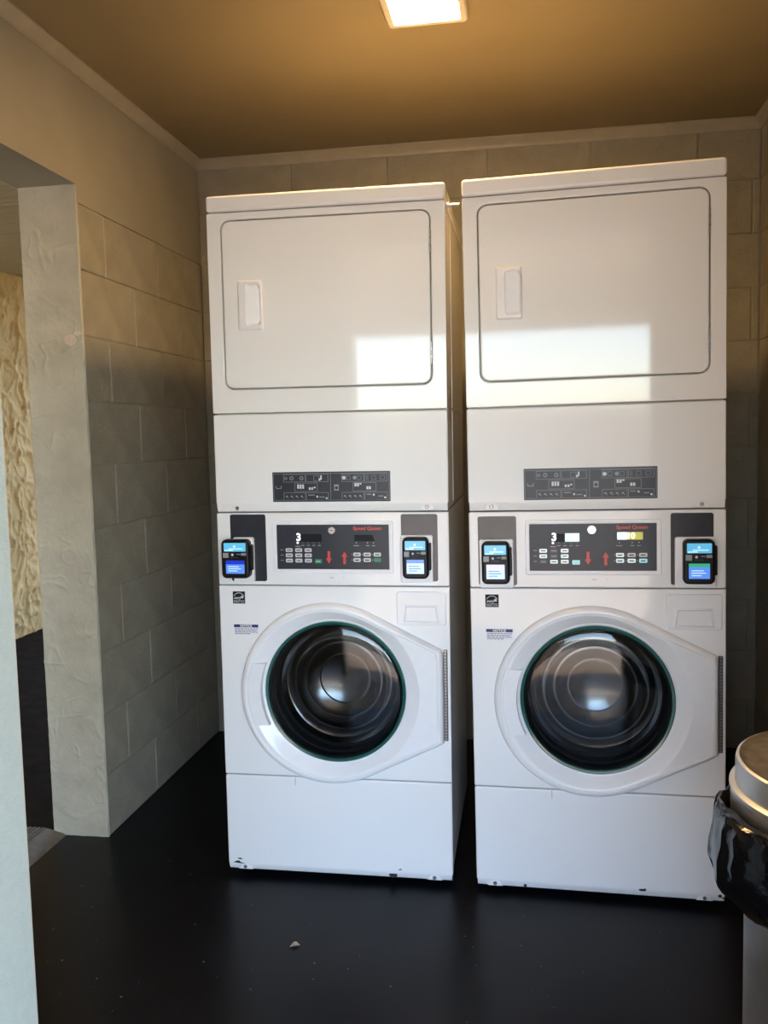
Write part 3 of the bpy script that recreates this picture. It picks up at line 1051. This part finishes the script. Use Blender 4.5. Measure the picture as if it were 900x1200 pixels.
    lathe_y('gasket', gx, gz, [(GR + 0.006, 0.006), (GR - 0.009, 0.004), (GR - 0.012, 0.010), (GR - 0.013, 0.030), (GR - 0.018, 0.034), (GR - 0.014, 0.040),
                               (GR - 0.017, 0.075), (GR - 0.023, 0.080), (GR - 0.022, 0.092), (GR - 0.020, 0.10)], 'rubber', wd, 96)
    lathe_y('drum', gx, gz, [(GR - 0.021, 0.082), (0.176, 0.094), (0.170, 0.100), (0.163, 0.103), (0.151, 0.1125), (0.145, 0.1122), (0.135, 0.122), (0.120, 0.131),
                             (0.114, 0.1305), (0.100, 0.140), (0.080, 0.148), (0.075, 0.1478), (0.055, 0.154), (0.030, 0.157), (0.012, 0.158), (0.004, 0.158)],
            'drum', wd, 96, 16)
    dome = [(GR - 0.006, -0.003 - 0.016 * math.cos(math.pi / 2 * min(1, k)) ) for k in (1,)]
    dome = [((GR - 0.006) * math.sin(math.pi / 2 * k / 10), -0.019 + 0.016 * (1 - math.cos(math.pi / 2 * k / 10))) for k in range(10, 0, -1)]
    lathe_y('window_glass', gx, gz, dome + [(0.004, -0.019)], 'glass', wd, 96, 60)
    # piano hinge with knuckles
    hg = box('door_hinge', 0.6625, 0.6735, -0.006, 0.002, 0.4225, 0.688, 'hinge', root, 0.0012, 1)
    hg['label'] = 'dark piano hinge'
    V, F = [], []
    for k in range(30):
        z = 0.4255 + k * 0.00885
        v, f = box_vf(0.6645, 0.6705, -0.0082, -0.005, z, z + 0.0055)
        F += [tuple(i + len(V) for i in q) for q in f]
        V += v
    mesh_obj('hinge_knuckles', V, F, 'screw', hg)
    # detergent drawer
    dsp = slab('detergent_drawer', rrect(0.530, 0.758, 0.672, 0.855, 0.008), -0.0045, 0.004, 'door_white', root, 0.003, 3)
    sc = [(0.551, 0.768), (0.649, 0.768), (0.643, 0.813), (0.557, 0.813)]
    so_ = inset(sc, -0.0035)
    loft('drawer_pull', [at_y(so_, -0.003), at_y(so_, -0.006), at_y(inset(so_, 0.002), -0.0075), at_y(sc, -0.0075), at_y(inset(sc, 0.003), -0.0048)], 'door_white', dsp, True, True, 40)
    # efficiency sticker: arc, script word, star, caption bar
    es = slab('efficiency_sticker', rrect(0.043, 0.815, 0.080, 0.851, 0.001, 2), -0.0008, 0.001, 'darkprint', root, 0.0002, 1)
    es['label'] = 'small black square sticker with white arc, script and star'
    ye = -0.0012
    arc = [(0.0615 + 0.0170 * math.cos(math.radians(a)), 0.8305 + 0.0170 * math.sin(math.radians(a))) for a in range(25, 156, 10)]
    arc2 = [(0.0615 + 0.0155 * math.cos(math.radians(a)), 0.8305 + 0.0155 * math.sin(math.radians(a))) for a in range(155, 24, -10)]
    slab('printed_arc', arc + arc2, ye, ye + 0.0006, 'print', es, 0.0001, 1)
    text('lettering', 'energy', 0.0115, 0.0565, ye, 0.8320, 'print', es, bold=0.0002, slant=0.35, width=0.021)
    star = []
    for k in range(10):
        rr = 0.0062 if k % 2 == 0 else 0.0026
        a = math.radians(90 + 36 * k)
        star.append((0.0712 + rr * math.cos(a), 0.8345 + rr * math.sin(a)))
    slab('star', star, ye, ye + 0.0006, 'print', es, 0.0001, 1)
    boxes('printed_rule', [(0.0445, 0.0785, ye, ye + 0.0006, 0.8240, 0.8247)], 'print', es)
    text('lettering', 'ENERGY STAR', 0.0068, 0.0615, ye, 0.8197, 'print', es, width=0.032)
    # notice sticker
    ns = slab('notice_sticker', rrect(0.043, 0.722, 0.118, 0.753, 0.0008, 2), -0.0008, 0.001, 'sticker', root, 0.0002, 1)
    ns['label'] = 'white notice sticker with navy heading band'
    boxes('heading_band', [(0.0435, 0.1175, ye, ye + 0.0006, 0.7440, 0.7528)], 'navy', ns)
    text('lettering', 'NOTICE', 0.0095, 0.0805, ye - 0.0004, 0.7484, 'sticker', ns, bold=0.0003, width=0.036)
    random.seed(11)
    for k in range(4):
        z = 0.7395 - 0.0048 * k
        u = 0.046
        lst = []
        while u < (0.112 if k < 3 else 0.085):
            wdt = random.uniform(0.004, 0.010)
            lst.append((u, min(u + wdt, 0.115), ye, ye + 0.0006, z - 0.0009, z + 0.0009))
            u += wdt + 0.0018
        boxes('printed_line', lst, 'navy', ns)

    # --- kick panel
    kp = panel_with_lip('kick_panel', 0.001, W - 0.001, 0.0, 0.2945, 0.016, 'enamel', root)
    tab(root, 0.054, 0.0015, 0.003, 0.017)
    tab(root, 0.628, 0.0015, 0.003, 0.017)
    for pts in spec['chips']:
        slab('paint_chip', pts, -0.0006, 0.003, 'chip', kp, 0.0001, 1)
    for pts in spec['lip_chips']:
        slab('paint_chip', pts, 0.0012, 0.012, 'chip', kp, 0.0001, 1)
    boxes('scuff', [(0.118 + spec['scuff'], 0.1195 + spec['scuff'], -0.0004, 0.001, 0.270, 0.2935)], 'greyprint', kp)
    if spec['tag']:
        tg = boxes('inspection_tag', [(W - 0.0043, W - 0.0028, 0.055, 0.175, 1.330, 1.425)], 'tag', root)
        tg['label'] = 'tan paper tag on the dryer side'
        boxes('printed_line', [(W - 0.003, W - 0.0022, 0.075, 0.155, 1.395, 1.400), (W - 0.003, W - 0.0022, 0.075, 0.145, 1.372, 1.377)], 'red', tg)
        # steel rod bolted through the lid side
        rod = []
        for k in range(10):
            a = 2 * math.pi * k / 10
            rod.append((0.06 + 0.004 * math.cos(a), 1.9375 + 0.004 * math.sin(a)))
        loft('tie_bolt', [[(W - 0.006, p[0], p[1]) for p in rod], [(W + 0.034, p[0], p[1]) for p in rod]], 'chrome', root, True, True, 40)
        hx = [(0.06 + 0.008 * math.cos(math.pi / 3 * k), 1.9375 + 0.008 * math.sin(math.pi / 3 * k)) for k in range(6)]
        loft('bolt_nut', [[(W - 0.004, p[0], p[1]) for p in hx], [(W + 0.004, p[0], p[1]) for p in hx]], 'chrome', root, True, True, None)

    # move the modelled geometry so that the root is mid-width at floor level
    shift = Matrix.Translation((-W / 2, 0, Z0))
    done = set()
    for o in root.children_recursive:
        if o.type == 'MESH' and o.data.name not in done:
            if o.parent is root and o.location.length > 0:
                o.data.transform(Matrix.Translation(o.location))
                o.location = (0, 0, 0)
            o.data.transform(shift)
            done.add(o.data.name)
    yaw = spec['yaw']
    root.location = (spec['x'] + math.cos(yaw) * W / 2, spec['y'] + math.sin(yaw) * W / 2, 0.0)
    root.rotation_euler = (0.0, spec['lean'], yaw)
    return root


def blob(u, z, w, h, seed, n=11):
    return [(u + w * (1 + 0.45 * noise.noise(Vector((math.cos(2 * math.pi * k / n) * 1.5, math.sin(2 * math.pi * k / n) * 1.5, seed)))) * math.cos(2 * math.pi * k / n),
             z + h * (1 + 0.45 * noise.noise(Vector((math.cos(2 * math.pi * k / n) * 1.5, math.sin(2 * math.pi * k / n) * 1.5, seed + 9)))) * math.sin(2 * math.pi * k / n)) for k in range(n)]


s1 = build_stack(dict(
    x=0.0, y=0.0, yaw=0.0073356, lean=0.0045, label=(0.174, 0.518), board=(0.182, 0.511), lit=False, scuff=0.098,
    readers=[(0.024, 0.108, 0.895, 1.008, [(0.30, 'scr_blue'), (0.70, 'scr_mid')], (0.042, 0.149, 0.882, 1.078), -2 + 3),
             (0.553, 0.627, 0.897, 1.014, [(0.25, 'scr_mid'), (0.75, 'scr_pale')], (0.546, 0.650, 0.885, 1.077), 0)],
    chips=[[(0.016, 0.021), (0.052, 0.018), (0.040, 0.023), (0.034, 0.028), (0.026, 0.026)], [(0.030, 0.033), (0.044, 0.031), (0.043, 0.036), (0.033, 0.036)],
           [(0.520, 0.026), (0.532, 0.027), (0.528, 0.031)]],
    lip_chips=[blob(0.505, 0.010, 0.013, 0.009, 1.3), blob(0.680, 0.006, 0.002, 0.006, 2.2, 7)], tag=True))
tag(s1, 'white stacked washer and dryer nearest the block wall with doorway', 'laundry machine', 'stacked washer dryers')
s2 = build_stack(dict(
    x=0.7500, y=-0.0024, yaw=-0.038842, lean=-0.0072, label=(0.155, 0.508), board=(0.168, 0.505), lit=True, scuff=2.0 - 1.9,
    readers=[(0.038, 0.114, 0.885, 1.003, [(0.5, 'scr_lilac'), (0.5, 'scr_pale')], (0.026, 0.132, 0.877, 1.0705), 0),
             (0.569, 0.649, 0.887, 1.006, [(0.22, 'scr_green'), (0.78, 'scr_mid')], (0.541, 0.650, 0.880, 1.0735), 1)],
    chips=[blob(0.462, 0.020, 0.010, 0.0035, 4.1), blob(0.470, 0.022, 0.003, 0.003, 5.2, 7), blob(0.668, 0.018, 0.006, 0.004, 6.1, 8), blob(0.676, 0.013, 0.003, 0.003, 3.1, 7)],
    lip_chips=[blob(0.140, 0.008, 0.005, 0.005, 7.7, 8)], tag=False))
tag(s2, 'white stacked washer and dryer beside the trash bin, displays lit', 'laundry machine', 'stacked washer dryers')

# ------------------------------------------------------------------ trash bin with liner
BX, BY = 1.500, -0.840
bin_ = empty('trash_bin', (BX, BY, 0))
tag(bin_, 'round steel trash bin with flat stepped lid beside the dryer stack', 'trash bin')
lathe_z('bin_body', [(0.200, 0.0), (0.203, 0.006), (0.203, 0.60), (0.207, 0.604), (0.207, 0.612), (0.202, 0.614), (0.196, 0.612), (0.196, 0.02)], 'steel', bin_, 72, True, True)
lid = lathe_z('bin_lid', [(0.226, 0.604), (0.2285, 0.606), (0.2285, 0.662), (0.231, 0.665), (0.231, 0.670), (0.226, 0.673), (0.2215, 0.674), (0.2205, 0.678),
                          (0.2205, 0.712), (0.219, 0.718), (0.214, 0.7205)], 'steel', bin_, 96, False, False)
lathe_z('lid_top', [(0.2145, 0.7200), (0.210, 0.7195), (0.200, 0.716), (0.12, 0.718), (0.05, 0.719), (0.004, 0.719)], 'steel_top', lid, 96, False, True)
lathe_z('lid_underside', [(0.226, 0.6045), (0.209, 0.6185), (0.004, 0.6185)], 'steel', lid, 48, False, True)
# liner: crumpled film folded over the rim, hanging outside the body
nA, nR = 130, 20
V, F = [], []
for j in range(nR):
    t = j / (nR - 1)
    for i in range(nA):
        a = 2 * math.pi * (i + 0.5 * (j % 2) + 0.25 * noise.noise(Vector((i * 1.7, j * 2.3, 0)))) / nA
        ca, sa = math.cos(a), math.sin(a)
        n1 = noise.noise(Vector((ca * 2.6, sa * 2.6, t * 1.6 + 3.0)))
        n2 = noise.noise(Vector((ca * 6, sa * 6, t * 3.0)))
        n3 = noise.noise(Vector((ca * 14, sa * 14, t * 5.0 + 8)))
        # the film billows most on the side facing the machines (towards -x)
        side = max(0.0, -(ca * 0.95 + sa * 0.30)) ** 2
        bulge = math.sin(math.pi * min(1, t * 1.0)) ** 0.6
        r = 0.2105 + bulge * (0.022 + 0.046 * side * (1.2 - 0.9 * t) + 0.013 * n1 + 0.011 * n2 + 0.006 * n3)
        r = max(r, 0.2095)
        if 0.12 < t < 0.45:
            r = max(r, 0.2095 + 0.027 * min(1, (t - 0.05) / 0.1))
        drop = 0.150 + 0.03 * n1 + 0.02 * n2
        z = 0.606 + (0.020 + 0.038 * side) * math.sin(math.pi * min(1, t * 2.2)) - drop * max(0, t - 0.08) + 0.006 * n3 * bulge
        if t < 0.15:
            r = 0.2095 + (r - 0.2095) * (t / 0.15)
            if r < 0.233:
                z = min(z, 0.602)
        V.append((r * ca, r * sa, z))
for j in range(nR - 1):
    for i in range(nA):
        F.append((j * nA + i, j * nA + (i + 1) % nA, (j + 1) * nA + (i + 1) % nA, (j + 1) * nA + i))
bag = mesh_obj('trash_bag', V, F, 'bag', None, 14)
bag.location = (BX, BY, 0)
sol = bag.modifiers.new('film', 'SOLIDIFY')
sol.thickness = 0.0006
sol.offset = 1
tag(bag, 'crumpled black plastic liner bulging out under the bin lid', 'trash bag')

# ------------------------------------------------------------------ small things on the floor
lf = empty('dry_leaf', (0.30, -0.345, 0.001))
tag(lf, 'small pale curled leaf lying on the black floor', 'leaf')
V, F = [], []
for i in range(9):
    t = i / 8
    w = 0.0075 * math.sin(math.pi * min(0.97, max(0.04, t))) 
    x = -0.013 + 0.026 * t
    for s, zz in ((-1, 0.005), (-0.4, 0.001), (0.4, 0.001), (1, 0.006)):
        V.append((x, w * s + 0.004 * math.sin(math.pi * t), 0.0006 + zz * math.sin(math.pi * t) + 0.003 * t * t))
for i in range(8):
    for s in range(3):
        F.append((i * 4 + s, i * 4 + s + 1, i * 4 + s + 5, i * 4 + s + 4))
lb = mesh_obj('leaf_blade', V, F, 'leaf', lf, 60)
sm = lb.modifiers.new('thickness', 'SOLIDIFY')
sm.thickness = 0.0004
lf.rotation_euler = (0, 0, 0.25)
# grit specks
random.seed(5)
V, F = [], []
for k in range(170):
    x = random.uniform(XL + 0.05, 1.25)
    y = random.uniform(-1.3, -0.06) if random.random() < 0.8 else random.uniform(-0.1, 1.0)
    if y > -0.05 and x > -0.05:
        x = random.uniform(XL + 0.03, -0.06)
    s = random.choice((0.0012, 0.0016, 0.002, 0.003))
    n = len(V)
    a = random.uniform(0, 3)
    for q in range(4):
        V.append((x + s * math.cos(a + q * 1.57) * random.uniform(.6, 1.3), y + s * math.sin(a + q * 1.57) * random.uniform(.6, 1.3), 0.0002))
    V.append((x, y, s * 0.6))
    F += [(n, n + 1, n + 4), (n + 1, n + 2, n + 4), (n + 2, n + 3, n + 4), (n + 3, n, n + 4), (n + 3, n + 2, n + 1, n)]
gt = mesh_obj('floor_grit', V, F, 'debris')
tag(gt, 'scattered grit specks on the black floor', 'grit', kind='stuff')
